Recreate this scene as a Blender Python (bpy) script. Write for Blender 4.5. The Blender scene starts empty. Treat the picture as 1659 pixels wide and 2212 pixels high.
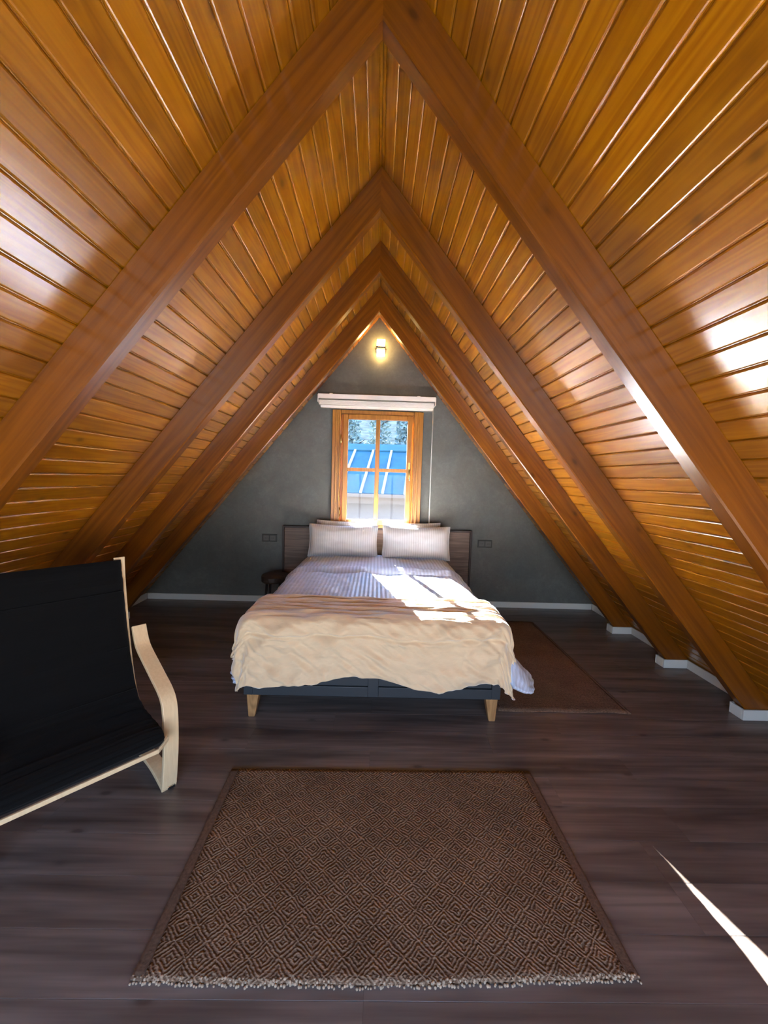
import bpy, bmesh, math, random
from mathutils import Vector, Matrix, noise as mnoise
random.seed(7)
S = bpy.context.scene
COL = S.collection
# ------------------------------------------------------------------ camera
YAW, PIT, ROL = 0.0181, 0.0816, 0.0304
fw = Vector((math.sin(YAW)*math.cos(PIT), math.cos(YAW)*math.cos(PIT), -math.sin(PIT)))
rt = Vector((math.cos(YAW), -math.sin(YAW), 0)); upv = rt.cross(fw)
cr = rt*math.cos(ROL) + upv*math.sin(ROL); cu = -rt*math.sin(ROL) + upv*math.cos(ROL)
cd = bpy.data.cameras.new('camera'); cam = bpy.data.objects.new('camera', cd); COL.objects.link(cam)
m = Matrix((cr, cu, -fw)).transposed().to_4x4(); m.translation = (0.0251, 0, 1.4); cam.matrix_world = m
cd.sensor_fit = 'HORIZONTAL'; cd.sensor_width = 36; cd.lens = 36*900/1659; cd.clip_start = 0.02; cd.clip_end = 400
S.camera = cam
# ------------------------------------------------------------------ world, sun, exposure
SUN_DIR = Vector((0.266, -1.0, -0.415))            # the way the sunlight travels
SUN_E, SKY_L = 220.0, 7.5
w = bpy.data.worlds.new('world'); S.world = w; w.use_nodes = True
nt = w.node_tree; nt.nodes.clear()
bg = nt.nodes.new('ShaderNodeBackground'); wo = nt.nodes.new('ShaderNodeOutputWorld')
gr = nt.nodes.new('ShaderNodeValToRGB'); tc = nt.nodes.new('ShaderNodeTexCoord'); sx = nt.nodes.new('ShaderNodeSeparateXYZ')
nt.links.new(tc.outputs['Generated'], sx.inputs[0]); nt.links.new(sx.outputs['Z'], gr.inputs[0])
gr.color_ramp.elements[0].color = (0.90, 0.94, 1.0, 1); gr.color_ramp.elements[0].position = 0.0
ge = gr.color_ramp.elements.new(0.32); ge.color = (0.36, 0.60, 1.0, 1)
gr.color_ramp.elements[2].color = (0.22, 0.46, 0.95, 1); gr.color_ramp.elements[2].position = 1.0
bg.inputs[1].default_value = SKY_L
nt.links.new(gr.outputs[0], bg.inputs[0]); nt.links.new(bg.outputs[0], wo.inputs[0])
sl_ = bpy.data.lights.new('sun', 'SUN'); sl_.energy = SUN_E; sl_.angle = math.radians(0.53); sl_.color = (1, 0.95, 0.86)
sun = bpy.data.objects.new('sun', sl_); COL.objects.link(sun); sun.rotation_euler = SUN_DIR.to_track_quat('-Z', 'Y').to_euler()
sun.location = (-6, 20, 9)
def portal(name, loc, rot, sx_, sy_):
    l = bpy.data.lights.new(name, 'AREA'); l.shape = 'RECTANGLE'; l.size = sx_; l.size_y = sy_; l.cycles.is_portal = True
    o = bpy.data.objects.new(name, l); COL.objects.link(o); o.location = loc; o.rotation_euler = rot
REAR = -1.2
portal('window_portal', (0.015, 4.70, 1.47), (math.radians(-90), 0, 0), 0.88, 1.2)
portal('rear_window_portal', (0, REAR-0.16, 0.79), (math.radians(90), 0, 0), 2.5, 1.48)
S.view_settings.view_transform = 'Standard'; S.view_settings.look = 'None'; S.view_settings.exposure = 0.9; S.view_settings.gamma = 1.0
S.view_settings.use_curve_mapping = False
S.cycles.max_bounces = 6; S.cycles.diffuse_bounces = 4; S.cycles.glossy_bounces = 3; S.cycles.use_adaptive_sampling = True; S.cycles.adaptive_threshold = 0.08; S.cycles.use_light_tree = False; S.cycles.caustics_reflective = False; S.cycles.caustics_refractive = False; S.cycles.transparent_max_bounces = 12
S.cycles.sample_clamp_indirect = 60.0

# ------------------------------------------------------------------ materials
def mat(name):
    M = bpy.data.materials.new(name); M.use_nodes = True
    n = M.node_tree; return M, n, n.nodes['Principled BSDF']
def N(n, t, **k):
    x = n.nodes.new(t)
    for a, b in k.items(): setattr(x, a, b)
    return x
def mth(n, op, a, b=None, c=None):
    x = N(n, 'ShaderNodeMath', operation=op)
    for i, v in enumerate((a, b, c)):
        if v is None: continue
        if isinstance(v, (int, float)): x.inputs[i].default_value = v
        else: n.links.new(v, x.inputs[i])
    return x.outputs[0]
def ramp(n, fac, stops):
    r = N(n, 'ShaderNodeValToRGB'); e = r.color_ramp.elements
    while len(e) < len(stops): e.new(0.5)
    for x, (p, c) in zip(e, stops): x.position = p; x.color = (*c, 1) if len(c) == 3 else c
    n.links.new(fac, r.inputs[0]); return r.outputs[0]
def mixc(n, fac, a, b, mode='MIX'):
    x = N(n, 'ShaderNodeMix', data_type='RGBA', blend_type=mode)
    for i, v in ((0, fac), (6, a), (7, b)):
        if isinstance(v, (int, float)): x.inputs[i].default_value = v
        elif isinstance(v, tuple): x.inputs[i].default_value = (*v, 1)
        else: n.links.new(v, x.inputs[i])
    return x.outputs[2]
def noise_tex(n, vec, scale, detail=4, rough=0.55, dist=0.0):
    x = N(n, 'ShaderNodeTexNoise'); x.inputs['Scale'].default_value = scale; x.inputs['Detail'].default_value = detail
    x.inputs['Roughness'].default_value = rough; x.inputs['Distortion'].default_value = dist
    n.links.new(vec, x.inputs['Vector']); return x.outputs['Fac']
def bump(n, bs, h, strength, dist):
    b = N(n, 'ShaderNodeBump'); b.inputs['Strength'].default_value = strength; b.inputs['Distance'].default_value = dist
    n.links.new(h, b.inputs['Height']); n.links.new(b.outputs[0], bs.inputs['Normal'])
def mapped(n, scale=(1, 1, 1), rnd=True, src='Object'):
    t = N(n, 'ShaderNodeTexCoord'); mp = N(n, 'ShaderNodeMapping'); mp.inputs['Scale'].default_value = scale
    v = t.outputs[src]
    if rnd:
        oi = N(n, 'ShaderNodeObjectInfo'); cx = N(n, 'ShaderNodeCombineXYZ')
        for i, k in enumerate((37.0, 91.0, 53.0)): n.links.new(mth(n, 'MULTIPLY', oi.outputs['Random'], k), cx.inputs[i])
        va = N(n, 'ShaderNodeVectorMath', operation='ADD'); n.links.new(v, va.inputs[0]); n.links.new(cx.outputs[0], va.inputs[1]); v = va.outputs[0]
    n.links.new(v, mp.inputs['Vector']); return mp.outputs[0]
def plain(name, c, rough=0.6, metal=0.0, spec=None, nz=0, nscale=60, bmp=0.0):
    M, n, b = mat(name); b.inputs['Base Color'].default_value = (*c, 1); b.inputs['Roughness'].default_value = rough; b.inputs['Metallic'].default_value = metal
    if spec is not None: b.inputs['Specular IOR Level'].default_value = spec
    if nz or bmp:
        f = noise_tex(n, mapped(n), nscale, 5)
        if nz: n.links.new(ramp(n, f, [(0.3, tuple(x*(1-nz) for x in c)), (0.7, tuple(min(1, x*(1+nz)) for x in c))]), b.inputs['Base Color'])
        if bmp: bump(n, b, f, bmp, 0.004)
    return M
def wood(name, dark, mid, light, axis=1, rough=(0.25, 0.4), ring=9, knots=True, var=0.35, spec=0.5, coat=0.0, bmp=0.0, streak=34, figw_=0.30, band=0.0):
    """lengthwise grain: fine streaks, broad figure, sparse knots, per-board tone"""
    M, n, b = mat(name)
    sc = [streak, streak, streak]; sc[axis] = streak*0.035
    fine = noise_tex(n, mapped(n, sc), 2.0, 4, 0.6)
    sc2 = [ring, ring, ring]; sc2[axis] = ring*0.06
    fig = noise_tex(n, mapped(n, sc2), 1.6, 2, 0.5, 0.6)
    figw = mth(n, 'MULTIPLY_ADD', mth(n, 'SINE', mth(n, 'MULTIPLY', fig, 42.0)), 0.5, 0.5)
    f = mth(n, 'ADD', mth(n, 'MULTIPLY', fine, 0.62), mth(n, 'MULTIPLY', figw, figw_))
    col = ramp(n, f, [(0.2, dark), (0.48, mid), (0.8, light)])
    oi = N(n, 'ShaderNodeObjectInfo')
    hsv = N(n, 'ShaderNodeHueSaturation'); n.links.new(col, hsv.inputs['Color'])
    n.links.new(mth(n, 'MULTIPLY_ADD', oi.outputs['Random'], var, 1-var/2), hsv.inputs['Value'])
    col = hsv.outputs[0]
    if knots:
        sk = [7.5, 7.5, 7.5]; sk[axis] = 3.6
        vo = N(n, 'ShaderNodeTexVoronoi'); vo.inputs['Scale'].default_value = 1.0; n.links.new(mapped(n, sk), vo.inputs['Vector'])
        kn = ramp(n, vo.outputs['Distance'], [(0.05, (1, 1, 1)), (0.11, (0.25, 0.25, 0.25)), (0.17, (0, 0, 0))])
        col = mixc(n, mth(n, 'MULTIPLY', kn, 0.65), col, tuple(x*0.35 for x in dark))
    if band:                                     # broad smoky streaks printed along each laminate plank
        gp = N(n, 'ShaderNodeNewGeometry'); mp_ = N(n, 'ShaderNodeMapping'); mp_.inputs['Scale'].default_value = (1.0, 9.0, 1.0); n.links.new(gp.outputs['Position'], mp_.inputs['Vector'])
        bn = noise_tex(n, mp_.outputs[0], 1.0, 3, 0.55, 0.3)
        col = mixc(n, 1.0, col, ramp(n, bn, [(0.34, (1-band, 1-band, 1-band)), (0.62, (1.0, 1.0, 1.0))]), 'MULTIPLY')
    n.links.new(col, b.inputs['Base Color'])
    n.links.new(mth(n, 'MULTIPLY_ADD', fine, rough[1]-rough[0], rough[0]), b.inputs['Roughness'])
    b.inputs['Specular IOR Level'].default_value = spec; b.inputs['Coat Weight'].default_value = coat; b.inputs['Coat Roughness'].default_value = 0.26; b.inputs['Coat IOR'].default_value = 1.5
    if bmp: bump(n, b, fine, bmp, 0.003)
    return M
M_plank = wood('stained_pine_boarding', (0.255, 0.080, 0.0010), (0.345, 0.126, 0.0016), (0.43, 0.170, 0.003), 1, (0.26, 0.40), spec=0.15, coat=1.0, var=0.28, bmp=0.10, figw_=0.22)
M_rafter = wood('stained_pine_beam', (0.115, 0.032, 0.0007), (0.185, 0.055, 0.0010), (0.25, 0.080, 0.0015), 0, (0.36, 0.5), ring=5, var=0.2, streak=26, figw_=0.14, spec=0.15, coat=0.8)
M_window = wood('honey_window_wood', (0.30, 0.115, 0.012), (0.38, 0.150, 0.018), (0.45, 0.185, 0.026), 2, (0.25, 0.4), knots=False, var=0.15, streak=60)
M_floor = wood('grey_brown_laminate', (0.145, 0.117, 0.105), (0.245, 0.206, 0.188), (0.32, 0.278, 0.258), 0, (0.28, 0.42), ring=5, var=0.14, spec=0.4, streak=18, figw_=0.12, band=0.5)
M_birch = wood('pale_birch', (0.68, 0.52, 0.31), (0.77, 0.61, 0.38), (0.83, 0.68, 0.45), 2, (0.3, 0.45), knots=False, var=0.05, streak=50, figw_=0.05)
M_head = wood('brown_headboard_wood', (0.09, 0.052, 0.034), (0.17, 0.105, 0.075), (0.25, 0.16, 0.115), 0, (0.4, 0.55), knots=False, var=0.1, streak=36)
M_headedge = plain('dark_headboard_edging', (0.03, 0.014, 0.009), 0.5)
M_bedleg = wood('light_leg_wood', (0.28, 0.15, 0.06), (0.40, 0.22, 0.09), (0.48, 0.28, 0.12), 2, (0.35, 0.5), knots=False, var=0.1)
M_charcoal = plain('charcoal_bed_paint', (0.022, 0.029, 0.037), 0.45)
M_white = plain('white_trim_paint', (0.62, 0.63, 0.60), 0.45)
M_blind = plain('white_blind', (0.86, 0.80, 0.74), 0.5)
M_black = plain('black_metal', (0.012, 0.011, 0.011), 0.4)
M_rubber = plain('black_rubber', (0.008, 0.007, 0.006), 0.6)
M_brass = plain('brass', (0.55, 0.36, 0.12), 0.3, 1.0)
M_steel = plain('dark_steel', (0.12, 0.10, 0.08), 0.35, 1.0)
M_outlet = plain('grey_socket_plate', (0.045, 0.045, 0.04), 0.35)
M_outlet2 = plain('grey_socket_insert', (0.10, 0.10, 0.09), 0.4)
M_darkwood = wood('dark_stool_wood', (0.018, 0.011, 0.007), (0.035, 0.022, 0.015), (0.055, 0.035, 0.024), 0, (0.45, 0.6), knots=False)
M_deck = plain('roof_deck', (0.05, 0.03, 0.02), 0.9)
M_subfloor = plain('subfloor', (0.02, 0.016, 0.013), 0.9)
M_mattress = plain('white_mattress', (0.75, 0.73, 0.70), 0.8)

def m_wall():
    M, n, b = mat('grey_green_plaster'); v = mapped(n, rnd=False)
    a = noise_tex(n, v, 3.0, 6, 0.65, 0.6); c = noise_tex(n, v, 24, 5, 0.7, 1.0)
    f = mth(n, 'ADD', mth(n, 'MULTIPLY', a, 0.6), mth(n, 'MULTIPLY', c, 0.4))
    n.links.new(ramp(n, f, [(0.32, (0.082, 0.085, 0.076)), (0.52, (0.110, 0.114, 0.103)), (0.70, (0.150, 0.154, 0.141))]), b.inputs['Base Color'])
    b.inputs['Roughness'].default_value = 0.55; bump(n, b, c, 0.15, 0.004); return M
M_wall = m_wall()
def m_cloth(name, c, stripes=0.0, pitch=0.02, wr=0.25, sheen=0.2, spec=0.5, rough=0.75, wscale=(30, 30, 30)):
    M, n, b = mat(name); t = N(n, 'ShaderNodeTexCoord'); sp = N(n, 'ShaderNodeSeparateXYZ'); n.links.new(t.outputs['UV'], sp.inputs[0])
    mp = N(n, 'ShaderNodeMapping'); mp.inputs['Scale'].default_value = wscale; n.links.new(t.outputs['UV'], mp.inputs['Vector'])
    h = noise_tex(n, mp.outputs[0], 1.0, 5, 0.6, 0.4); col = None
    if stripes:
        st = mth(n, 'MULTIPLY_ADD', mth(n, 'SINE', mth(n, 'MULTIPLY', sp.outputs[0], 2*math.pi/pitch)), 0.5, 0.5)
        s2 = ramp(n, st, [(0.40, (0, 0, 0)), (0.60, (1, 1, 1))])
        col = mixc(n, s2, tuple(x*(1-stripes) for x in c), c)
        n.links.new(mth(n, 'MULTIPLY_ADD', s2, -0.25, 0.70), b.inputs['Roughness'])
        n.links.new(col, b.inputs['Base Color'])
        h = mth(n, 'ADD', h, mth(n, 'MULTIPLY', s2, 0.25))
    else:
        n.links.new(ramp(n, h, [(0.3, tuple(x*0.88 for x in c)), (0.7, c)]), b.inputs['Base Color']); b.inputs['Roughness'].default_value = rough
    b.inputs['Sheen Weight'].default_value = sheen; b.inputs['Specular IOR Level'].default_value = spec
    bump(n, b, h, wr, 0.01); return M
M_duvet = m_cloth('striped_white_sateen_sky_cast', (0.55, 0.655, 0.87), 0.20, 0.030, 0.25, wscale=(6, 10, 6))  # white cloth; the window's blue skylight cast is mixed into this base colour
M_pillow = m_cloth('striped_white_pillowcase', (0.62, 0.62, 0.63), 0.16, 0.022, 0.2, wscale=(9, 9, 9))
M_throw = m_cloth('beige_velvet_throw', (0.74, 0.585, 0.385), 0, 0, 0.45, 0.9, 0.3, 0.65, wscale=(10, 26, 10))
M_cushion = m_cloth('black_cotton', (0.0042, 0.0043, 0.0048), 0, 0, 0.5, 0.03, 0.10, 0.9, wscale=(3, 28, 3))

def m_rug(name, ca, cb, cell, diamonds=True):
    M, n, b = mat(name); t = N(n, 'ShaderNodeTexCoord'); o = t.outputs['Object']
    nz = N(n, 'ShaderNodeTexNoise'); nz.inputs['Scale'].default_value = 30; nz.inputs['Detail'].default_value = 2; n.links.new(o, nz.inputs['Vector'])
    sp0 = N(n, 'ShaderNodeSeparateXYZ'); n.links.new(o, sp0.inputs[0])
    spn = N(n, 'ShaderNodeSeparateXYZ'); n.links.new(nz.outputs['Color'], spn.inputs[0])
    x = mth(n, 'ADD', sp0.outputs[0], mth(n, 'MULTIPLY', mth(n, 'SUBTRACT', spn.outputs[0], 0.5), 0.016))
    y = mth(n, 'ADD', sp0.outputs[1], mth(n, 'MULTIPLY', mth(n, 'SUBTRACT', spn.outputs[1], 0.5), 0.016))
    knot = N(n, 'ShaderNodeTexVoronoi'); knot.inputs['Scale'].default_value = 1.0
    mp = N(n, 'ShaderNodeMapping'); mp.inputs['Scale'].default_value = (115, 150, 100); n.links.new(o, mp.inputs['Vector']); n.links.new(mp.outputs[0], knot.inputs['Vector'])
    kd = knot.outputs['Distance']
    tone = noise_tex(n, o, 4.0, 3)
    if diamonds:
        fx = mth(n, 'ABSOLUTE', mth(n, 'SUBTRACT', mth(n, 'FRACT', mth(n, 'DIVIDE', x, cell)), 0.5))
        fy = mth(n, 'ABSOLUTE', mth(n, 'SUBTRACT', mth(n, 'FRACT', mth(n, 'DIVIDE', y, cell)), 0.5))
        d = mth(n, 'ADD', fx, fy); dd = mth(n, 'MINIMUM', d, mth(n, 'SUBTRACT', 1.0, d))
        ring = mth(n, 'MULTIPLY_ADD', mth(n, 'COSINE', mth(n, 'MULTIPLY', dd, 2*math.pi*6)), 0.5, 0.5)
    else:
        ring = mth(n, 'MULTIPLY_ADD', mth(n, 'SINE', mth(n, 'MULTIPLY', y, 500)), 0.25, 0.5)
    f = mth(n, 'ADD', mth(n, 'MULTIPLY', ring, 0.62), mth(n, 'MULTIPLY', mth(n, 'SUBTRACT', 0.7, kd), 0.6))
    col = ramp(n, f, [(0.18, ca), (0.9, cb)])
    col = mixc(n, 1.0, col, ramp(n, tone, [(0.3, (0.72, 0.70, 0.68)), (0.7, (1, 1, 1))]), 'MULTIPLY')
    n.links.new(col, b.inputs['Base Color']); b.inputs['Roughness'].default_value = 0.95; b.inputs['Specular IOR Level'].default_value = 0.1
    bump(n, b, f, 0.8, 0.006); return M
M_rug = m_rug('brown_jute_weave', (0.165, 0.098, 0.062), (0.42, 0.29, 0.195), 0.090)
M_rug2 = m_rug('plain_brown_jute', (0.13, 0.078, 0.052), (0.30, 0.185, 0.125), 0.09, False)
M_rugedge = plain('brown_rug_selvedge', (0.135, 0.082, 0.052), 0.95, nz=0.3, nscale=90, bmp=0.5)
M_fringe = plain('pale_jute_knots', (0.40, 0.30, 0.21), 0.95, nz=0.35, nscale=120)
def m_glass():
    M = bpy.data.materials.new('clear_pane'); M.use_nodes = True; n = M.node_tree; n.nodes.clear()
    o = N(n, 'ShaderNodeOutputMaterial'); mx = N(n, 'ShaderNodeMixShader'); tr = N(n, 'ShaderNodeBsdfTransparent'); gl = N(n, 'ShaderNodeBsdfGlossy')
    gl.inputs['Roughness'].default_value = 0.02; fr = N(n, 'ShaderNodeFresnel'); fr.inputs['IOR'].default_value = 1.2
    n.links.new(fr.outputs[0], mx.inputs[0]); n.links.new(tr.outputs[0], mx.inputs[1]); n.links.new(gl.outputs[0], mx.inputs[2]); n.links.new(mx.outputs[0], o.inputs[0]); return M
M_glass = m_glass()
def m_emit(name, c, s):
    M, n, b = mat(name); b.inputs['Base Color'].default_value = (0.9, 0.85, 0.7, 1); b.inputs['Emission Color'].default_value = (*c, 1); b.inputs['Emission Strength'].default_value = s; return M
M_lamp = m_emit('glowing_lamp_glass', (1.0, 0.62, 0.20), 34)
M_roofmetal = plain('blue_metal_roofing', (0.011, 0.047, 0.072), 0.6, 0.0, 0.10, nz=0.25, nscale=2.0)
M_seam = plain('pale_roof_seam', (0.20, 0.205, 0.20), 0.6)
M_render = plain('pale_house_render', (0.072, 0.066, 0.064), 0.9, nz=0.05, nscale=3)
M_fascia = plain('timber_fascia', (0.06, 0.046, 0.036), 0.8)
M_bark = plain('grey_bark', (0.035, 0.035, 0.035), 0.9)
M_leaf = plain('frosted_foliage', (0.085, 0.112, 0.108), 0.9, 0.0, 0.0, nz=0.4, nscale=0.8)
M_ground = plain('pale_ground', (0.036, 0.047, 0.048), 0.95, 0.0, 0.0, nz=0.5, nscale=0.6)

# ------------------------------------------------------------------ helpers
def bmesh_obj(name, bm, material, parent=None, smooth=False, bevel=0.0):
    me = bpy.data.meshes.new(name)
    bmesh.ops.recalc_face_normals(bm, faces=bm.faces[:]); bm.to_mesh(me); bm.free()
    return mesh_obj(name, me, material, parent, smooth, bevel)
def mesh_obj(name, me, material, parent=None, smooth=False, bevel=0.0):
    if material and not me.materials: me.materials.append(material)
    o = bpy.data.objects.new(name, me); COL.objects.link(o); o.parent = parent
    if smooth:
        for p in me.polygons: p.use_smooth = True
    if bevel:
        b = o.modifiers.new('bevel', 'BEVEL'); b.width = bevel; b.segments = 2; b.limit_method = 'ANGLE'; b.angle_limit = 0.6
    return o
def box(bm, x0, x1, y0, y1, z0, z1):
    vs = [bm.verts.new((x, y, z)) for x in (x0, x1) for y in (y0, y1) for z in (z0, z1)]
    for f in ((0, 1, 3, 2), (4, 6, 7, 5), (0, 4, 5, 1), (2, 3, 7, 6), (0, 2, 6, 4), (1, 5, 7, 3)): bm.faces.new([vs[i] for i in f])
def boxo(name, d, material, parent=None, bevel=0.0):
    bm = bmesh.new(); box(bm, *d); return bmesh_obj(name, bm, material, parent, bevel=bevel)
def prism(bm, poly, f0, f1):
    """poly: list of 2-tuples; f0/f1 map a 2-tuple to the two end caps"""
    a = [bm.verts.new(f0(p)) for p in poly]; b = [bm.verts.new(f1(p)) for p in poly]; k = len(poly)
    bm.faces.new(a); bm.faces.new(b[::-1])
    for i in range(k): bm.faces.new((a[i], b[i], b[(i+1) % k], a[(i+1) % k]))
def tag(o, label=None, cat=None, group=None, kind=None):
    if label: o['label'] = label
    if cat: o['category'] = cat
    if group: o['group'] = group
    if kind: o['kind'] = kind
    return o
def empty(name, loc=(0, 0, 0), rz=0):
    o = bpy.data.objects.new(name, None); COL.objects.link(o); o.location = loc; o.rotation_euler = (0, 0, rz); o.empty_display_size = 0.1; return o
def tube(bm, pts, r, seg=8):
    rings = []
    for i, p in enumerate(pts):
        p = Vector(p); d = (Vector(pts[min(i+1, len(pts)-1)]) - Vector(pts[max(i-1, 0)])).normalized()
        a = d.cross(Vector((0, 0, 1)) if abs(d.z) < 0.9 else Vector((1, 0, 0))).normalized(); b = d.cross(a)
        rr = r[i] if isinstance(r, (list, tuple)) else r
        rings.append([bm.verts.new(p + a*rr*math.cos(2*math.pi*k/seg) + b*rr*math.sin(2*math.pi*k/seg)) for k in range(seg)])
    for A, B in zip(rings, rings[1:]):
        for k in range(seg): bm.faces.new((A[k], A[(k+1) % seg], B[(k+1) % seg], B[k]))
    bm.faces.new(rings[0][::-1]); bm.faces.new(rings[-1])
def catmull(pts, n):
    P = [Vector(p) for p in pts]; P = [2*P[0]-P[1]] + P + [2*P[-1]-P[-2]]; out = []
    for i in range(1, len(P)-2):
        for k in range(n):
            t = k/n; a, b, c, d = P[i-1:i+3]
            out.append(0.5*((2*b) + (c-a)*t + (2*a-5*b+4*c-d)*t*t + (3*b-a-3*c+d)*t**3))
    out.append(P[-2]); return out
def grid(name, nx, ny, f, material, parent=None, thick=0.0, uv=None):
    """smooth sheet from f(i/nx, j/ny) -> point, with uv"""
    vs = [f(i/nx, j/ny) for j in range(ny+1) for i in range(nx+1)]
    fs = [(j*(nx+1)+i, j*(nx+1)+i+1, (j+1)*(nx+1)+i+1, (j+1)*(nx+1)+i) for j in range(ny) for i in range(nx)]
    me = bpy.data.meshes.new(name); me.from_pydata(vs, [], fs)
    ul = me.uv_layers.new(name='uv')
    for p in me.polygons:
        for li, vi in zip(p.loop_indices, p.vertices):
            i, j = vi % (nx+1), vi//(nx+1); ul.data[li].uv = uv(i/nx, j/ny) if uv else (i/nx, j/ny)
    o = mesh_obj(name, me, material, parent, True)
    if thick:
        s = o.modifiers.new('thickness', 'SOLIDIFY'); s.thickness = thick; s.offset = -1
    return o

# ------------------------------------------------------------------ room shell
ZA, SL, DV, D, RW = 2.8589, 1.2152, 0.2185, 4.533, 0.0767
ZR = ZA + DV                                    # ridge height of the boarding
LEN = math.sqrt(1+SL*SL); HALF = ZR/SL
AX, AZ = 1/LEN, -SL/LEN                         # unit vector down the slope (right side)
# floor: sub-floor slab with every laminate plank as a piece of its own
fl = boxo('floor', (-HALF-0.1, HALF+0.1, REAR-0.2, D+0.2, -0.1, -0.011), M_subfloor); tag(fl, kind='structure')
PW, PL = 0.171, 1.28
def plank_mesh(L_):
    bm = bmesh.new(); g = 0.0003; c = 0.0006
    prof = [(-PW/2+g, -0.011), (-PW/2+g, -c), (-PW/2+g+c, 0), (PW/2-g-c, 0), (PW/2-g, -c), (PW/2-g, -0.011)]
    prism(bm, prof, lambda p: (-L_/2+g, p[0], p[1]), lambda p: (L_/2-g, p[0], p[1]))
    bmesh.ops.recalc_face_normals(bm, faces=bm.faces[:]); me = bpy.data.meshes.new('floor_plank'); bm.to_mesh(me); bm.free(); me.materials.append(M_floor); return me
fm = {}
k0 = int(math.floor((REAR-1.007)/PW)); row = 0
for k in range(k0, int((D-1.007)/PW)+1):
    yc = 1.007 + (k+0.5)*PW; off = random.choice((0.0, 0.43, 0.86, 0.21, 0.64)); x = -HALF - off
    if yc + PW/2 > D: continue
    while x < HALF:
        a, b = max(x, -HALF), min(x+PL, HALF)
        if b-a > 0.03:
            key = round(b-a, 3)
            if key not in fm: fm[key] = plank_mesh(key)
            o = bpy.data.objects.new('floor_plank', fm[key]); COL.objects.link(o); o.location = ((a+b)/2, yc, 0); o.parent = fl
        x += PL
last = 1.007 + (int((D-1.007)/PW))*PW
bo = boxo('floor_plank', (-HALF, HALF, last+0.0006, D, -0.011, 0), M_floor, fl)

# ceiling: two sloping deck slabs, each board laid below them as a piece of its own
ce = empty('ceiling'); tag(ce, kind='structure')
BT = 0.016
def deck(s):
    bm = bmesh.new()
    nx, nz = -AZ, AX                             # outward normal (right side): (sin, cos)
    def P(d, e): return (s*(AX*d + nx*e), ZR + AZ*d + nz*e)
    a, b, c_, d_ = P(-0.02, BT), P(LEN*HALF+0.15, BT), P(LEN*HALF+0.15, BT+0.12), P(-0.25, BT+0.12)
    prism(bm, [a, b, c_, d_], lambda p: (p[0], REAR-0.25, p[1]), lambda p: (p[0], D+0.22, p[1]))
    return bmesh_obj('roof_deck', bm, M_deck, ce)
deck(1); deck(-1)
PITCH, S0 = 0.0515*LEN, 0.010*LEN
def board_mesh(wd):
    bm = bmesh.new(); t = BT
    prof = [(0.0, -t), (0.0, -0.008), (0.0025, -0.008), (0.0035, -0.0045), (0.0055, -0.0018), (0.0090, 0.0), (wd-0.0065, 0.0), (wd-0.0030, -0.0016), (wd-0.0008, -0.0042), (wd, -0.0075), (wd, -t)]
    prism(bm, prof, lambda p: (p[0], 0, p[1]), lambda p: (p[0], D-REAR+0.1, p[1]))
    bmesh.ops.recalc_face_normals(bm, faces=bm.faces[:]); me = bpy.data.meshes.new('board'); bm.to_mesh(me); bm.free(); me.materials.append(M_plank); return me
bmf = board_mesh(PITCH)
bm = bmesh.new(); box(bm, 0, S0, 0, D-REAR+0.1, -BT, -0.001); bmesh.ops.recalc_face_normals(bm, faces=bm.faces[:]); bm0 = bpy.data.meshes.new('board'); bm.to_mesh(bm0); bm.free(); bm0.materials.append(M_plank)
nb = int((LEN*HALF - S0)/PITCH) + 1
for s in (1, -1):
    ex = Vector((s*AX, 0, AZ)); ez = Vector((s*AZ, 0, -AX)); ey = Vector((0, 1, 0))   # ez points into the room
    for k in range(-1, nb):
        d0 = 0.0 if k < 0 else S0 + k*PITCH
        o = bpy.data.objects.new('ceiling_board', bm0 if k < 0 else bmf); COL.objects.link(o); o.parent = ce
        R = Matrix((ex, ey, ez)).transposed()
        if R.determinant() < 0:
            o.matrix_local = Matrix.Translation((s*AX*d0, REAR-0.05, ZR + AZ*d0)) @ R.to_4x4()
        else:
            o.matrix_local = Matrix.Translation((s*AX*d0, REAR-0.05, ZR + AZ*d0)) @ R.to_4x4()

# gable walls
WX0, WX1, WZ0, WZ1 = -0.42, 0.45, 0.87, 2.075
def gable(name, y0, y1, hx0, hx1, hz0, hz1, top=ZR, half=HALF):
    bm = bmesh.new()
    def quad(pts): prism(bm, pts, lambda p: (p[0], y0, p[1]), lambda p: (p[0], y1, p[1]))
    zz = lambda x: top - SL*abs(x)
    quad([(-half, 0), (hx0, 0), (hx0, zz(hx0))]); quad([(hx1, 0), (half, 0), (hx1, zz(hx1))])
    quad([(hx0, 0), (hx1, 0), (hx1, hz0), (hx0, hz0)])
    quad([(hx0, hz1), (hx1, hz1), (hx1, zz(hx1)), (0, top), (hx0, zz(hx0))])
    o = bmesh_obj(name, bm, M_wall); tag(o, kind='structure'); return o
gable('wall_back', D, D+0.22, WX0, WX1, WZ0, WZ1, ZR+0.05, HALF+0.05)
gable('wall_rear', REAR-0.2, REAR, -1.25, 1.25, 0.05, 1.53, ZR+0.05, HALF+0.05)

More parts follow.
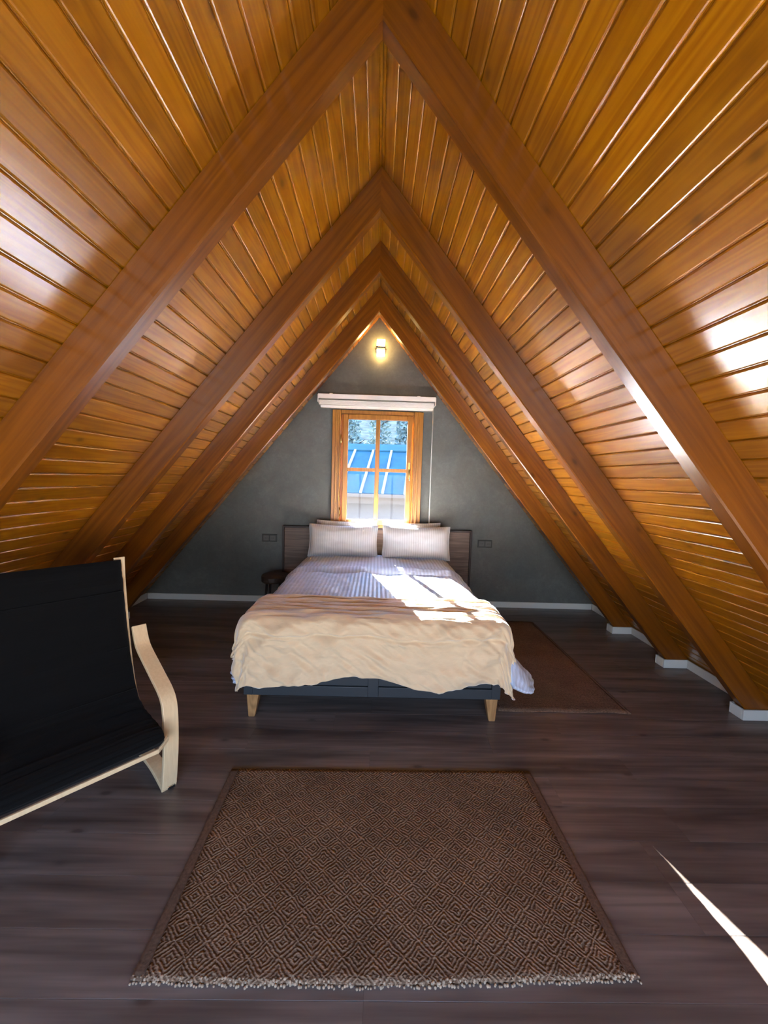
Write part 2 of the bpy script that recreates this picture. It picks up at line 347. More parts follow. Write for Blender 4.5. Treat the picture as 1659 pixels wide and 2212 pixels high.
# rear window (behind the viewer)
def simple_window(name, x0, x1, y0, y1, z0, z1, cols, rows):
    t = empty(name, ((x0+x1)/2, (y0+y1)/2, z0)); tag(t, kind='structure'); L_ = Vector(t.location)
    def bb(nm, x0, x1, y0, y1, z0, z1, mt): return boxo(nm, (x0-L_.x, x1-L_.x, y0-L_.y, y1-L_.y, z0-L_.z, z1-L_.z), mt, t)
    f = 0.06
    bb('stile', x0, x0+f, y0, y1, z0, z1, M_window); bb('stile', x1-f, x1, y0, y1, z0, z1, M_window)
    bb('rail', x0+f, x1-f, y0, y1, z0, z0+f, M_window); bb('rail', x0+f, x1-f, y0, y1, z1-f, z1, M_window)
    for c in range(1, cols):
        xc = x0+f+(x1-x0-2*f)*c/cols; bb('mullion', xc-0.02, xc+0.02, y0, y1, z0+f, z1-f, M_window)
    for c in range(cols):
        a = x0+f+(x1-x0-2*f)*c/cols; b = x0+f+(x1-x0-2*f)*(c+1)/cols
        bb('pane', a+(0.02 if c else 0), b-(0.02 if c < cols-1 else 0), (y0+y1)/2-0.003, (y0+y1)/2+0.003, z0+f, z1-f, M_glass)
simple_window('window_2', -1.25, 1.25, REAR-0.12, REAR-0.06, 0.05, 1.53, 3, 1)

# back window: casing, hinged sash, four panes
wn = empty('window_1', (0.015, D, WZ0)); tag(wn, kind='structure')
def wb(nm, x0, x1, y0, y1, z0, z1, mt, par=None, bev=0.004):
    o = boxo(nm, (x0-0.015, x1-0.015, y0-D, y1-D, z0-WZ0, z1-WZ0), mt, par or wn, bev); return o
ZB, ZT = 0.845, 2.107
for (a, b, c_) in ((-0.470, -0.378, -1), (0.398, 0.498, 1)):
    wb('casing', a, b, 4.497, 4.545, ZB, ZT, M_window)
    mid = (a+b)/2
    wb('casing_moulding', mid-0.012, mid+0.012, 4.486, 4.498, ZB, ZT, M_window)
    wb('casing_moulding', (b-0.016) if c_ < 0 else a, b if c_ < 0 else a+0.016, 4.482, 4.498, ZB, ZT, M_window)
wb('casing', -0.378, 0.398, 4.497, 4.545, 2.066, ZT, M_window); wb('casing', -0.378, 0.398, 4.497, 4.545, ZB, 0.878, M_window)
for a, b in ((-0.42, -0.340), (0.365, 0.45)): wb('jamb', a, b, 4.548, 4.63, WZ0, WZ1, M_window)
wb('jamb', -0.340, 0.365, 4.548, 4.63, 2.035, WZ1, M_window); wb('jamb', -0.340, 0.365, 4.548, 4.63, WZ0, 0.905, M_window)
sash = boxo('sash', (-0.367, -0.314, -0.050, -0.008, 0.012, 1.192), M_window, wn, 0.005)     # hinge-side stile carries the rest
def sb(nm, x0, x1, y0, y1, z0, z1, mt, bev=0.004): return wb(nm, x0, x1, y0, y1, z0, z1, mt, sash, bev)
SY0, SY1 = 4.483, 4.525
sb('stile', 0.331, 0.383, SY0, SY1, 0.882, 2.062, M_window)
sb('rail', -0.299, 0.331, SY0, SY1, 2.010, 2.062, M_window); sb('rail', -0.299, 0.331, SY0, SY1, 0.882, 0.945, M_window)
sb('mullion', -0.006, 0.040, SY0, SY1, 0.945, 2.010, M_window)
sb('muntin', -0.299, -0.006, SY0+0.003, SY1-0.003, 1.462, 1.500, M_window); sb('muntin', 0.040, 0.331, SY0+0.003, SY1-0.003, 1.462, 1.500, M_window)
for a, b in ((-0.299, -0.006), (0.040, 0.331)):
    for c_, d_ in ((0.945, 1.462), (1.500, 2.010)): sb('pane', a, b, 4.502, 4.506, c_, d_, M_glass, 0)
for z in (1.02, 1.80):
    bm = bmesh.new(); tube(bm, [(-0.374-0.015, 4.478-D, z-0.045-WZ0), (-0.374-0.015, 4.478-D, z+0.045-WZ0)], 0.006); bmesh_obj('hinge', bm, M_brass, wn, True)
bm = bmesh.new(); box(bm, 0.349-0.015, 0.371-0.015, 4.477-D, 4.484-D, 1.40-WZ0, 1.57-WZ0); hp = bmesh_obj('handle_plate', bm, M_brass, sash, bevel=0.003)
bm = bmesh.new(); tube(bm, [(0.345, 4.478-D, 1.49-WZ0), (0.345, 4.445-D, 1.49-WZ0), (0.348, 4.438-D, 1.475-WZ0), (0.350, 4.438-D, 1.375-WZ0)], [0.008, 0.008, 0.009, 0.007]); bmesh_obj('handle', bm, M_brass, sash, True)

# baseboards
BH, BTK = 0.066, 0.013
b0 = boxo('baseboard_back', (-2.46, 2.46, D-BTK, D-0.001, 0, BH), M_white, bevel=0.003); tag(b0, kind='structure')
RY = [1.4493, 2.3919, 3.0939, 3.8024]
xo = (ZR-BH)/SL - 0.003; xi = (ZA-BH)/SL - 0.004
for s, nm in ((1, 'baseboard_right'), (-1, 'baseboard_left')):
    t = empty(nm, (s*2.4, 2.0, 0)); tag(t, kind='structure')
    def bd(x0, x1, y0, y1):
        X = sorted((s*x0, s*x1)); boxo('baseboard_piece', (X[0]-s*2.4, X[1]-s*2.4, y0-2.0, y1-2.0, 0, BH), M_white, t, 0.002)
    ys = REAR
    for y in RY + [None]:
        ye = D-BTK if y is None else y - BTK
        bd(xo-BTK, xo, ys, ye)
        if y is not None:
            bd(xi-BTK, xo, y-BTK, y-0.001); bd(xi-BTK, xi, y, y+RW); bd(xi-BTK, xo, y+RW+0.001, y+RW+BTK); ys = y+RW+BTK

# rafters
order = ['nearest the camera', 'second from the camera', 'third from the camera', 'farthest, nearest the grey wall']
for s, side in ((-1, 'left'), (1, 'right')):
    for i, y in enumerate(RY):
        bm = bmesh.new(); e = 0.0; nseg = 14
        # local frame: x down the slope, y along the room, z into the room (perpendicular)
        ex = Vector((s*AX, 0, AZ)); ez = Vector((s*AZ, 0, -AX))
        depth = DV*AX; tan = SL                 # mitre: top point sits at (0, 0), bottom point shifted along the slope
        L_ = LEN*HALF
        rings = []
        for k in range(nseg+1):
            f = k/nseg; ring = []
            for (yy, zz) in ((0, 0.002), (0, depth-0.006), (0.006, depth), (RW-0.006, depth), (RW, depth-0.006), (RW, 0.002)):
                x0 = zz*(-AZ)/AX                 # mitre at the ridge (vertical plane X=0)
                x1 = L_ - zz*AX/(-AZ)            # cut at the floor
                wob = 0.0003*math.sin(f*9+i*2+yy*40) if 0 < k < nseg else 0
                ring.append(bm.verts.new((x0+(x1-x0)*f, yy, zz+wob)))
            rings.append(ring)
        for A, B in zip(rings, rings[1:]):
            for q in range(6): bm.faces.new((A[q], A[(q+1) % 6], B[(q+1) % 6], B[q]))
        bm.faces.new(rings[0]); bm.faces.new(rings[-1][::-1])
        o = bmesh_obj('rafter', bm, M_rafter)
        R = Matrix((ex, Vector((0, 1, 0)), ez)).transposed()
        o.matrix_world = Matrix.Translation((0, y, ZR)) @ R.to_4x4()
        tag(o, 'brown stained wooden rafter on the %s slope, %s' % (side, order[i]), 'rafter', 'sloping wooden rafters')

# ------------------------------------------------------------------ bed
BX = 0.037                                       # bed centre line
bed = empty('bed', (BX, 3.35, 0)); tag(bed, 'double bed with charcoal base, tapered wooden legs and brown headboard', 'bed')
def bb(nm, x0, x1, y0, y1, z0, z1, mt, bev=0.004, par=None): return boxo(nm, (x0-BX, x1-BX, y0-3.35, y1-3.35, z0, z1), mt, par or bed, bev)
FX0, FX1, FY0, FY1 = -0.700, 0.766, 2.285, 4.44
fb = bb('foot_board', FX0, FX1, FY0+0.018, FY0+0.04, 0.150, 0.42, M_charcoal)
for x0, x1 in ((FX0, FX0+0.05), (FX1-0.05, FX1), (0.005, 0.065)): bb('panel_stile', x0, x1, FY0, FY0+0.018, 0.150, 0.42, M_charcoal, 0.002, fb)
for x0, x1 in ((FX0+0.05, 0.005), (0.065, FX1-0.05)):
    bb('panel_rail', x0, x1, FY0, FY0+0.018, 0.150, 0.208, M_charcoal, 0.002, fb); bb('panel_rail', x0, x1, FY0, FY0+0.018, 0.37, 0.42, M_charcoal, 0.002, fb)
bb('side_rail', FX0, FX0+0.04, FY0+0.04, FY1, 0.150, 0.42, M_charcoal); bb('side_rail', FX1-0.04, FX1, FY0+0.04, FY1, 0.150, 0.42, M_charcoal)
bb('slat_base', FX0+0.04, FX1-0.04, FY0+0.04, FY1, 0.30, 0.34, M_charcoal)
for lx in (-0.652, 0.722):
    for ly in (2.335, 4.36):
        bm = bmesh.new(); rr = []
        for z, h in ((0.0, 0.018), (0.012, 0.02), (0.15, 0.036)):
            cx = lx - BX + (0.012 if lx > 0 else -0.012)*(1-z/0.15)
            rr.append([bm.verts.new((cx+a*h, ly-3.35+b*h, z)) for a, b in ((-1, -1), (1, -1), (1, 1), (-1, 1))])
        for A, B in zip(rr, rr[1:]):
            for q in range(4): bm.faces.new((A[q], A[(q+1) % 4], B[(q+1) % 4], B[q]))
        bm.faces.new(rr[0]); bm.faces.new(rr[-1]); bmesh_obj('leg', bm, M_bedleg, bed, bevel=0.004)
hb = bb('headboard', -0.957, 1.045, 4.462, 4.50, 0.02, 0.838, M_head)
for d_ in ((-0.978, -0.957, 4.452, 4.51, 0.02, 0.858), (1.045, 1.066, 4.452, 4.51, 0.02, 0.858), (-0.957, 1.045, 4.452, 4.51, 0.838, 0.858)): bb('edging', *d_, M_headedge, 0.002, hb)
bb('mattress', FX0+0.045, FX1-0.045, FY0+0.045, 4.43, 0.342, 0.545, M_mattress, 0.04)

def nz(x, y, z=0.0, s=1.0): return mnoise.noise(Vector((x*s, y*s, z)))
def drape(s, t, W, YF, r, top, flare, hx, ripple, cap=0):
    """cloth coordinate (s across from the bed centre, t = Y) laid over a rounded bed edge"""
    ox = max(0.0, abs(s)-W)*(1 if s > 0 else -1); oy = min(0.0, t-YF); e = math.hypot(ox, oy); e0 = e
    x = max(-W, min(W, s)); y = max(YF, t); z = top
    if e > 1e-6:
        dx, dy = ox/e, oy/e; arc = math.pi*r/2
        if cap and e > cap*0.8: e = cap*0.8 + cap*0.2*math.tanh((e-cap*0.8)/(cap*0.2))
        if e < arc: a = e/r; out = r*math.sin(a); dz = r*(1-math.cos(a))
        else: out = r + (e-arc)*flare; dz = r + (e-arc)*math.sqrt(max(0, 1-flare*flare))
        g = min(1, e/0.25); rp = ripple*g*nz(s*1.0+5, t*1.0, hx, 5.0) + 0.5*ripple*g*nz(s, t, hx+3, 13.0)
        x += dx*(out+rp); y += dy*(out+rp); z -= dz
    return x, y, z
# duvet
def duvet(u, v):
    s = -1.065 + 2.16*u; t = 2.02 + (3.46-2.02)*v; W, YF = 0.632, 2.41
    cf = min(1, max(0, abs(s)-W)/0.2)*min(1, max(0, YF+0.25-t)/0.35)          # the two foot corners swing outwards
    fl_ = 0.22 + cf*(0.46 if s > 0 else 0.05)
    x, y, z = drape(s, t, W, YF, 0.14, 0.594, fl_, 1.0, 0.03, 0.50 if s > 0 else 0.44)
    z += 0.010*nz(s, t, 2, 5) + 0.006*nz(s, t, 4, 14) + 0.012*math.cos(s*2.0)
    if abs(s) < W+0.2: y = max(y, 2.285)
    return (BX+x, y, z)
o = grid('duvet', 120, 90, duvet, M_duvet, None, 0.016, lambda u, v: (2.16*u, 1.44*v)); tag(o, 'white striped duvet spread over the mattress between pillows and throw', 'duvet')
def fold(u, v):
    s = -1.03 + 2.06*u; t = 3.40 + (4.16-3.40)*v
    x, y, z = drape(s, t, 0.60, 1.0, 0.165, 0.612, 0.16, 6.0, 0.03)
    edge = max(0.0, 1-v/0.09); z += 0.008*nz(s, t, 12, 5) + 0.006*nz(s, t*2, 14, 11) - 0.030*edge**2 + 0.012*math.cos(s*2.0) + 0.016*math.exp(-((v-0.14)/0.06)**2)
    y -= 0.01*nz(s, 0, 3, 4)
    return (BX+x, y, z)
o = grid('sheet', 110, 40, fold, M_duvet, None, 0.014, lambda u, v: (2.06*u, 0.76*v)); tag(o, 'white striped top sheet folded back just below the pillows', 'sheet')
def throw(u, v):
    s = -0.96 + 1.92*u; t0, t1 = 1.905 + 0.05*nz(s, 0, 9, 2.2) + 0.05*math.exp(-((s+0.0)/0.25)**2), 2.70 - 0.02*s
    t = t0 + (t1-t0)*v
    x, y, z = drape(s, t, 0.685, 2.335, 0.10, 0.622, 0.10, 11.0, 0.022, 0.475)
    z += 0.006*nz(s*0.5, t*3, 20, 9)
    hz = 1 if t > 2.30 else 0
    if hz: z += 0.011*nz(s*0.8, t*7, 22, 4.5) + 0.006*nz(s*2.2, t*16, 24, 4)
    if v > 0.955: z -= 0.9*(v-0.955)*0.35
    d_ = (2.335-t)
    if d_ > 0:                                   # crease across the hanging front, lifted bulge below it
        y += 0.016*math.exp(-((d_-0.160-0.03*nz(s, 0, 30, 2))/0.009)**2) + 0.010*math.exp(-((d_-0.185-0.05*nz(s, 0, 33, 2))/0.008)**2)*max(0, -s*1.6) - 0.012*math.exp(-((d_-0.06)/0.05)**2)
        y -= 0.012 + (0.030*nz(s*1.3+d_*1.5, d_*0.5, 31, 7) + 0.020*nz(s*1.6-d_*1.9, d_*0.8, 37, 13))*min(1, d_/0.1)
    x += 0.01*nz(t, s, 40, 8)
    return (BX+x, y, z)
o = grid('throw_blanket', 170, 150, throw, M_throw, None, 0.014, lambda u, v: (1.92*u, 0.8*v)); tag(o, 'beige velvet throw draped over the foot of the bed', 'blanket')

# pillows
def pillow(name, x0, x1, z0, z1, y, tilt, th, seed, label, rz=0.0):
    Wd, Hh = (x1-x0), (z1-z0); nx, ny = 36, 24
    t = empty(name, ((x0+x1)/2, y, z0), rz); t.rotation_euler = (tilt, 0, rz)
    tag(t, label, 'pillow', 'pillows at the head of the bed')
    def side(sg):
        def f(u, v):
            a, b = 2*u-1, 2*v-1
            pin = 1 - 0.07*(1-abs(b)**2)*abs(a)**3*0 ; 
            x = a*Wd/2*(1-0.045*(1-b*b)*abs(a)**4) ; z = b*Hh/2*(1-0.085*(1-a*a)*abs(b)**3) + Hh/2
            h = max(0.0, (1-abs(a)**2.6))**0.55 * max(0.0, (1-abs(b)**2.6))**0.55
            w_ = 0.010*nz(a*1.5+seed, b*1.5, seed, 2.2)*h + 0.022*max(0, 1-abs(abs(a)-abs(b))*5)*max(0, abs(a)-0.55)*nz(a*4+seed, b*4, 5, 2)
            return (x, sg*(th/2*h + w_ + 0.004), z)
        return f
    grid('front_cover', nx, ny, side(-1), M_pillow, t, 0, lambda u, v: (u*Wd, v*Hh)); grid('back_cover', nx, ny, side(1), M_pillow, t, 0, lambda u, v: (u*Wd, v*Hh))
    pts = []
    for q in range(4):
        for k in range(12):
            f = k/12; c_ = [(0, 0), (1, 0), (1, 1), (0, 1), (0, 0)]; u = c_[q][0]+(c_[q+1][0]-c_[q][0])*f; v = c_[q][1]+(c_[q+1][1]-c_[q][1])*f
            p = side(1)(u, v); pts.append((p[0], 0, p[2]))
    pts.append(pts[0]); bm = bmesh.new(); tube(bm, pts, 0.006, 6); bmesh_obj('piping', bm, M_pillow, t, True)
pillow('pillow', -0.640, 0.046, 0.607, 0.930, 4.075, -0.22, 0.215, 1.3, 'front left white striped pillow on the stool side of the bed')
pillow('pillow', 0.092, 0.768, 0.600, 0.933, 4.075, -0.22, 0.22, 4.1, 'front right white striped pillow on the bedside rug side')
pillow('pillow', -0.595, 0.030, 0.60, 0.945, 4.30, -0.16, 0.16, 7.7, 'white pillow peeking out behind the front left striped pillow')
pillow('pillow', 0.095, 0.70, 0.60, 0.945, 4.30, -0.16, 0.16, 9.2, 'white pillow peeking out behind the front right striped pillow')

# ------------------------------------------------------------------ blind, lamp, sockets, stool
bl = empty('window_blind', (0, 4.46, 2.11)); tag(bl, 'white raised window blind with stacked slats and headrail above the window', 'blind')
def lb(nm, x0, x1, y0, y1, z0, z1, mt=M_blind, bev=0.003): return boxo(nm, (x0, x1, y0-4.46, y1-4.46, z0-2.11, z1-2.11), mt, bl, bev)
lb('headrail', -0.607, 0.600, 4.412, 4.530, 2.206, 2.244)
lb('valance', -0.613, 0.606, 4.396, 4.411, 2.202, 2.250)
for k in range(5): lb('slat', -0.602+0.004*(k % 2), 0.592-0.004*(k % 2), 4.384+0.004*(k % 2), 4.46, 2.139+k*0.0092, 2.147+k*0.0092, bev=0.002)
lb('bottom_rail', -0.585, 0.585, 4.398, 4.455, 2.112, 2.136)
for x in (-0.48, 0.43): lb('bracket', x-0.016, x+0.016, 4.40, 4.532, 2.247, 2.258)
lb('end_cap', 0.600, 0.612, 4.400, 4.531, 2.165, 2.246); lb('end_cap', -0.619, -0.607, 4.400, 4.531, 2.165, 2.246)
bm = bmesh.new(); tube(bm, [(0.585, -0.052, 0.02), (0.586, -0.050, -0.4), (0.588, -0.045, -0.85), (0.590, -0.040, -1.24)], 0.0055, 8); bmesh_obj('tilt_wand', bm, M_white, bl, True)

lp = empty('wall_lamp', (0.021, D, 2.755)); tag(lp, 'small glowing up and down wall lamp high on the gable', 'lamp')
boxo('wall_plate', (-0.045, 0.045, -0.02, -0.001, -0.05, 0.05), M_steel, lp, 0.003)
boxo('band', (-0.046, 0.046, -0.085, -0.02, -0.012, 0.006), M_steel, lp, 0.002)
boxo('cross_bar', (-0.060, 0.060, -0.055, -0.045, -0.022, -0.010), M_steel, lp, 0.002)
boxo('glass_shade', (-0.042, 0.042, -0.083, -0.021, 0.007, 0.078), M_lamp, lp, 0.004)
boxo('glass_shade', (-0.042, 0.042, -0.083, -0.021, -0.082, -0.023), M_lamp, lp, 0.004)

for x0, x1, z0, z1, lab in ((-1.213, -1.052, 0.668, 0.752, 'dark grey double wall socket left of the headboard'), (1.148, 1.308, 0.668, 0.752, 'dark grey double wall socket right of the headboard')):
    t = empty('wall_socket', ((x0+x1)/2, D, (z0+z1)/2)); tag(t, lab, 'socket', 'wall sockets by the bed')
    hw, hh = (x1-x0)/2, (z1-z0)/2
    boxo('plate', (-hw, hw, -0.010, -0.001, -hh, hh), M_outlet, t, 0.003)
    for q in (-1, 1):
        i_ = boxo('insert', (q*hw*0.45-0.030, q*hw*0.45+0.030, -0.0125, -0.010, -hh*0.68, hh*0.68), M_outlet2, t, 0.002)
        for dx in (-0.009, 0.009): boxo('pin_hole', (q*hw*0.45+dx-0.003, q*hw*0.45+dx+0.003, -0.0132, -0.0124, -0.003, 0.003), M_rubber, i_)

st = empty('stool', (-0.975, 4.14, 0)); tag(st, 'small dark wooden slab stool tucked beside the bed head', 'stool')
bm = bmesh.new(); ring0 = []; ring1 = []; prof = [(0.93, 0.335), (1.0, 0.350), (1.0, 0.388), (0.95, 0.398)]
rings = []
for rr, z in prof:
    rings.append([bm.verts.new((0.140*rr*math.cos(a)*(1+0.05*math.sin(3*a+1)), 0.150*rr*math.sin(a)*(1+0.06*math.sin(2*a)), z)) for a in [2*math.pi*k/32 for k in range(32)]])
for A, B in zip(rings, rings[1:]):
    for k in range(32): bm.faces.new((A[k], A[(k+1) % 32], B[(k+1) % 32], B[k]))
bm.faces.new(rings[0][::-1]); bm.faces.new(rings[-1]); bmesh_obj('seat', bm, M_darkwood, st, bevel=0.003)
for a in (0.8, 2.35, 3.95, 5.5):
    bm = bmesh.new(); tube(bm, [(0.09*math.cos(a), 0.095*math.sin(a), 0.336), (0.12*math.cos(a), 0.13*math.sin(a), 0.0)], [0.013, 0.010], 10); bmesh_obj('leg', bm, M_black, st, True)

# ------------------------------------------------------------------ rugs
def rug(name, x0, x1, y0, y1, h, material, label, seed, border, fringe, rz=0.0, bow=0.0):
    cx, cy = (x0+x1)/2, (y0+y1)/2; t = empty(name, (cx, cy, 0), rz); tag(t, label, 'rug')
    W_, H_ = x1-x0, y1-y0
    def f(bx0, bx1, hh):
        def g(u, v):
            x = bx0 + (bx1-bx0)*u; y = -H_/2 + H_*v
            ed = 1-max(0, 1-v/0.10); y += (0.012*nz(x*1.0, seed, 1, 6) + bow*(x/W_*2)**2)*(1-v)**4
            lift = 0.006*max(0, nz(x, seed, 4, 5))*(1-v)**6
            return (x, y, hh + lift + 0.0012*nz(x, y, seed, 12))
        return g
    me = grid('weave', 60, 40, f(-W_/2+border, W_/2-border, h), material, t, h-0.001)
    for a, b in ((-W_/2, -W_/2+border), (W_/2-border, W_/2)):
        grid('selvedge', 4, 40, f(a, b, h-0.002), M_rugedge, t, h-0.004)
    if fringe:
        bm = bmesh.new(); n_ = int(W_/0.0082)
        for k in range(n_):
            x = -W_/2 + W_*(k+0.5)/n_ + random.uniform(-0.002, 0.002); y = f(-W_/2, W_/2, h)((x+W_/2)/W_, 0)[1]
            r = random.uniform(0.0032, 0.0052)
            for q in range(2):
                mt2 = Matrix.Translation((x+random.uniform(-0.003, 0.003), y-0.002+q*0.009+random.uniform(-0.006, 0.003), r+0.001+0.004*q)) @ Matrix.Scale(1.0, 4) @ Matrix.Diagonal((1, 1.1, 0.95, 1))
                bmesh.ops.create_icosphere(bm, subdivisions=1, radius=r, matrix=mt2)
        fo = bmesh_obj('fringe', bm, M_fringe, t, True); fo['kind'] = 'stuff'
    return t
rug('jute_rug', -0.618, 0.806, 1.040, 1.882, 0.011, M_rug, 'brown jute rug woven with concentric diamonds lying before the bed', 3.0, 0.035, True, 0.012, 0.012)
rug('bedside_rug', 0.806, 1.622, 2.425, 4.05, 0.009, M_rug2, 'plain brown woven rug lying along the right side of the bed', 8.0, 0.02, False, 0.0)

# ------------------------------------------------------------------ armchair
lv = Vector((0.66, 0.751)).normalized(); fa = Vector((lv.y, -lv.x)); b2 = Vector((-0.833, 1.772))
org = b2 + fa*(-0.28) + lv*(-0.335)
ch = empty('armchair', (org.x, org.y, 0), math.atan2(fa.y, fa.x)); tag(ch, 'bentwood birch armchair with a black fabric cushion', 'armchair')
OX, OY = 0.28, 0.335
def ribbon(name, pts, y0, y1, th, material, n=8, taper=0.0, bev=0.003):
    """bent lamination: path (t, z) in the side plane, given thickness, spanning y0..y1"""
    P = catmull([(p[0]+OX, p[1]) for p in pts], n); bm = bmesh.new(); rings = []
    for i, p in enumerate(P):
        d = (P[min(i+1, len(P)-1)] - P[max(i-1, 0)]).normalized(); nn = Vector((-d.y, d.x))
        q = p + nn*th; w_ = taper*i/(len(P)-1)
        a_, b_ = (y0+OY, y1-w_+OY) if y1 > -0.3 else (y0+w_+OY, y1+OY)
        rings.append([bm.verts.new((p.x, a_, p.y)), bm.verts.new((p.x, b_, p.y)), bm.verts.new((q.x, b_, q.y)), bm.verts.new((q.x, a_, q.y))])
    for A, B in zip(rings, rings[1:]):
        for k in range(4): bm.faces.new((A[k], A[(k+1) % 4], B[(k+1) % 4], B[k]))
    bm.faces.new(rings[0]); bm.faces.new(rings[-1][::-1])
    o = bmesh_obj(name, bm, material, ch, bevel=bev); return o
arm = [(-0.318, 0.665), (-0.298, 0.620), (-0.262, 0.575), (-0.17, 0.525), (-0.09, 0.484), (-0.03, 0.452), (0.008, 0.415), (0.026, 0.35), (0.028, 0.22), (0.016, 0.10), (0.003, 0.016)]
run = [(0.003, 0.014), (-0.03, 0.030), (-0.15, 0.060), (-0.32, 0.062), (-0.46, 0.036), (-0.54, 0.012)]
for y0, y1 in ((-0.062, 0.0), (-0.71, -0.648)):
    ribbon('arm_and_leg', arm, y0, y1, -0.020, M_birch)
    ribbon('runner', run, y0, y1, 0.020, M_birch)
    for t in (-0.015, -0.52): boxo('foot_pad', (OX+t-0.017, OX+t+0.017, y0+OY+0.024, y1+OY-0.004, 0.0, 0.0165), M_rubber, ch, 0.004)
face = [(-0.345, 0.985), (-0.325, 0.88), (-0.290, 0.72), (-0.245, 0.56), (-0.195, 0.445), (-0.140, 0.390), (-0.06, 0.372), (0.03, 0.366), (0.085, 0.356), (0.118, 0.328), (0.117, 0.284)]
FP = catmull([(p[0]+OX, p[1]) for p in face], 8)
def frame_at(i):
    d = (FP[min(i+1, len(FP)-1)] - FP[max(i-1, 0)]).normalized(); return FP[i], Vector((-d.y, d.x))   # normal towards the sitter
nseg = len(FP); TH = 0.075; HW = 0.270; cyy = -0.356
bm = bmesh.new(); uvl = bm.loops.layers.uv.new('uv'); rings = []; KR = 40; acc = 0
for i in range(nseg):
    p, nn = frame_at(i)
    if nn.y < 0 and nn.x < 0: nn = -nn
    ring = []; endf = min(1, 0.55+0.45*min(i, nseg-1-i)/4)
    for k in range(KR):
        a = 2*math.pi*k/KR; ca, sa = math.cos(a), math.sin(a)
        yy = HW*math.copysign(abs(ca)**0.30, ca); oo = TH/2*endf*math.copysign(abs(sa)**0.55, sa)
        wr = (0.006*nz(yy*1.2, i*0.55, 3, 1.7) + 0.0015*math.sin(i*0.95))*(1 if sa > 0 else 0.2)*endf
        q = p + nn*(oo - TH/2 + wr)
        ring.append(bm.verts.new((q.x, yy+cyy+OY, q.y)))
    rings.append(ring)
for i, (A, B) in enumerate(zip(rings, rings[1:])):
    for k in range(KR):
        f = bm.faces.new((A[k], A[(k+1) % KR], B[(k+1) % KR], B[k]))
        for l_, (ii, kk) in zip(f.loops, ((i, k), (i, k+1), (i+1, k+1), (i+1, k))): l_[uvl].uv = (kk/KR, ii/nseg)
bm.faces.new(rings[0]); bm.faces.new(rings[-1][::-1])
cu_ = bmesh_obj('cushion', bm, M_cushion, ch, True)
for i in (10, 22, 34):
    p, nn = frame_at(i); pts = [(p.x+nn.x*0.001, y+cyy+OY, p.y+nn.y*0.001) for y in [-0.255+0.51*k/16 for k in range(17)]]
    bm = bmesh.new(); tube(bm, pts, 0.0022, 6); bmesh_obj('seam', bm, M_cushion, cu_, True)
def rail_path(off):
    out = []
    for i in range(0, nseg):
        p, nn = frame_at(i)
        if nn.y < 0 and nn.x < 0: nn = -nn
        out.append((p.x-OX - nn.x*off, p.y - nn.y*off))
    return out
rp = rail_path(0.034)
for y0, y1 in ((-0.112, -0.066), (-0.646, -0.600)): ribbon('back_rail', [(rp[0][0]-0.003, rp[0][1]+0.012)]+rp[2:45:6], y0, y1, -0.016, M_birch, 4, 0.019)
for y0, y1 in ((-0.130, -0.095), (-0.616, -0.581)): ribbon('seat_rail', rail_path(0.055)[28::4], y0, y1, -0.016, M_birch, 4)
# front edge strip and cross bars
bm = bmesh.new(); pts = []
for k in range(25):
    f = k/24; y = -0.068 - 0.596*f; e = min(f, 1-f); t = 0.080 + 0.028*min(1, e/0.08); z = 0.268 + (0.02*max(0, 1-e/0.07))
    pts.append((t, y, z))
vr = []
for t, y, z in pts: vr.append([bm.verts.new((OX+t+a, y+OY, z+b)) for a, b in ((0, 0), (0.012, 0.0), (0.012, 0.018), (0, 0.018))])
for A, B in zip(vr, vr[1:]):
    for k in range(4): bm.faces.new((A[k], A[(k+1) % 4], B[(k+1) % 4], B[k]))
bm.faces.new(vr[0]); bm.faces.new(vr[-1]); bmesh_obj('front_strip', bm, M_birch, ch, bevel=0.003)
for t, z in ((-0.10, 0.272), (-0.30, 0.43)): boxo('cross_bar', (OX+t-0.02, OX+t+0.02, -0.64+OY, -0.07+OY, z, z+0.02), M_birch, ch, 0.004)

# ------------------------------------------------------------------ outside the window
gd = boxo('ground', (-60, 60, 6.0, 90, -3.3, -3.2), M_ground); tag(gd, kind='structure')
PSI = math.radians(6.6); RYc = 12.6
nh = empty('neighbour_house', (0.0, RYc, -3.2), -PSI); tag(nh, 'neighbouring house with blue metal roof and pale wall seen through the window', 'house')
run_, zr_, ze_ = 2.6, 2.36+3.2, 1.03+3.2
sn = (ze_-zr_)/run_
bm = bmesh.new(); prism(bm, [(0.0, zr_), (-run_, ze_), (-run_, ze_-0.06), (0.0, zr_-0.06)], lambda p: (-8, p[0], p[1]), lambda p: (8, p[0], p[1])); rf = bmesh_obj('roof', bm, M_roofmetal, nh)
bm = bmesh.new(); prism(bm, [(0.0, zr_), (3.5, ze_), (3.5, ze_-0.06), (0.0, zr_-0.06)], lambda p: (-8, p[0], p[1]), lambda p: (8, p[0], p[1])); bmesh_obj('rear_roof', bm, M_roofmetal, nh)
bm = bmesh.new(); prism(bm, [(0.05, zr_+0.045), (-0.40, zr_+0.045+sn*0.40), (-0.40, zr_+0.01+sn*0.40), (0.05, zr_+0.0)], lambda p: (-8, p[0], p[1]), lambda p: (8, p[0], p[1])); bmesh_obj('ridge_cap', bm, M_roofmetal, rf)
bm = bmesh.new(); prism(bm, [(-0.40, 0.0), (-run_-0.02, sn*(run_+0.02-0.40)), (-run_-0.02, 0.055+sn*(run_+0.02-0.40)), (-0.40, 0.055)], lambda p: (-0.03, p[0], p[1]), lambda p: (0.03, p[0], p[1]))
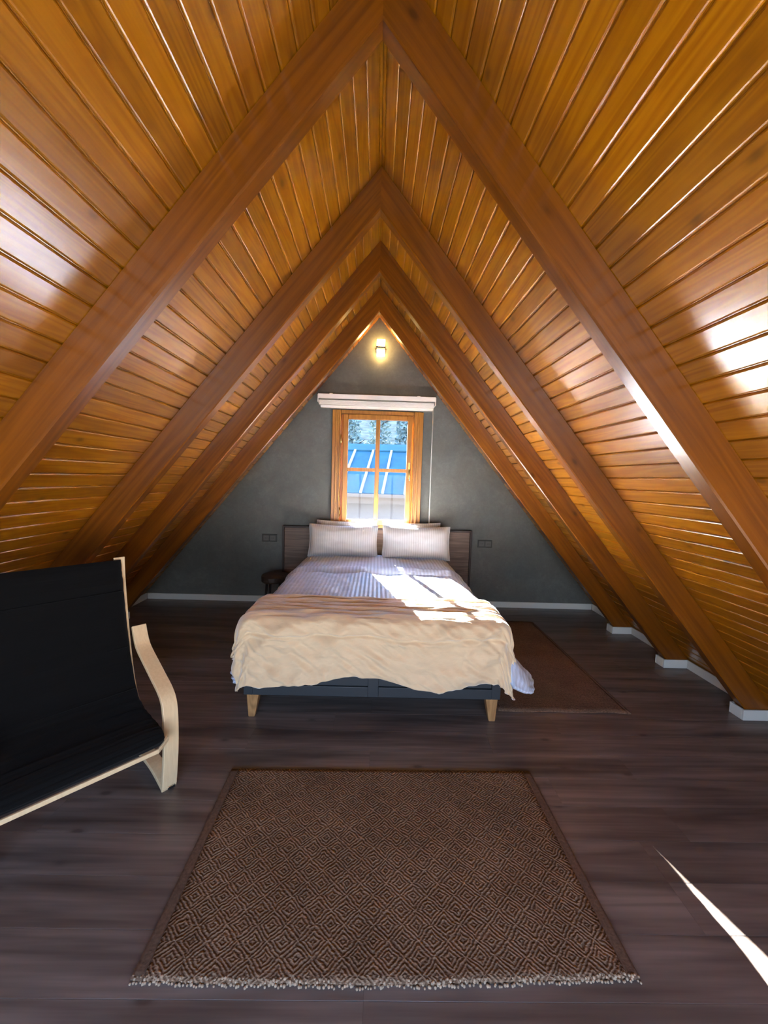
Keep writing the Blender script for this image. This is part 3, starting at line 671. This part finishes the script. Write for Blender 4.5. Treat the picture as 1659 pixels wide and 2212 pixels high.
bmesh.ops.recalc_face_normals(bm, faces=bm.faces[:]); sm = bpy.data.meshes.new('roof_seam'); bm.to_mesh(sm); bm.free(); sm.materials.append(M_seam)
for k in range(-9, 10):
    o = bpy.data.objects.new('roof_seam', sm); COL.objects.link(o); o.parent = rf; o.location = (k*0.53+0.46, 0, zr_+sn*0.40)
boxo('gutter', (-8, 8, -run_-0.10, -run_, ze_-0.10, ze_-0.02), M_fascia, rf)
boxo('fascia', (-8, 8, -run_+0.02, -run_+0.06, ze_-0.26, ze_-0.08), M_fascia, nh)
boxo('wall', (-7.8, 7.8, -run_+0.30, 3.2, 0.0, ze_-0.14), M_render, nh)
# trees on the slope behind
def tree(name, x, y, h, r, seed, label):
    rnd = random.Random(seed); t = empty(name, (x, y, -3.2)); tag(t, label, 'tree', 'trees behind the neighbouring house')
    bm = bmesh.new(); tube(bm, [(0, 0, 0), (0.1, 0, h*0.4), (0.0, 0.1, h*0.92)], [0.17, 0.12, 0.03], 8)
    for k in range(9):
        a = rnd.uniform(0, 6.28); z = h*rnd.uniform(0.25, 0.8); L_ = r*rnd.uniform(0.5, 0.9)
        tube(bm, [(0.05, 0, z), (math.cos(a)*L_, math.sin(a)*L_, z+L_*0.5)], [0.05, 0.015], 5)
    bmesh_obj('trunk', bm, M_bark, t, True)
    vs, fs = [], []
    for k in range(1700):
        zz = rnd.random()**0.8; rr = r*(1-zz*0.75)*math.sqrt(rnd.random()); a = rnd.uniform(0, 6.28)
        c = Vector((math.cos(a)*rr, math.sin(a)*rr, h*(0.16+0.86*zz))); u = Vector((rnd.gauss(0, 1), rnd.gauss(0, 1), rnd.gauss(0, 1))).normalized(); v = u.orthogonal().normalized()
        s_ = rnd.uniform(0.06, 0.16); i0 = len(vs)
        vs += [c-u*s_, c+v*s_*0.6, c+u*s_, c-v*s_*0.6]; fs.append((i0, i0+1, i0+2, i0+3))
    me = bpy.data.meshes.new('foliage'); me.from_pydata(vs, [], fs); mesh_obj('foliage', me, M_leaf, t)
for k, (x, y, h, r, lb_) in enumerate(((-1.3, 20.5, 8.2, 1.15, 'left tree of the front pair'), (1.4, 20.5, 8.6, 1.2, 'right tree of the front pair'),
        (-2.65, 24.5, 9.6, 1.25, 'left tree of the back three'), (0.1, 24.5, 9.9, 1.3, 'middle tree of the back three'), (2.85, 24.5, 9.7, 1.25, 'right tree of the back three'))):
    tree('tree', x, y, h, r, 20+k, 'hazy pale %s behind the blue metal roof' % lb_)
bm = bmesh.new(); prism(bm, [(28, -3.2), (80, -3.2), (80, 13.0)], lambda p: (-60, p[0], p[1]), lambda p: (60, p[0], p[1])); hl = bmesh_obj('ground_hillside', bm, M_ground); tag(hl, kind='structure')
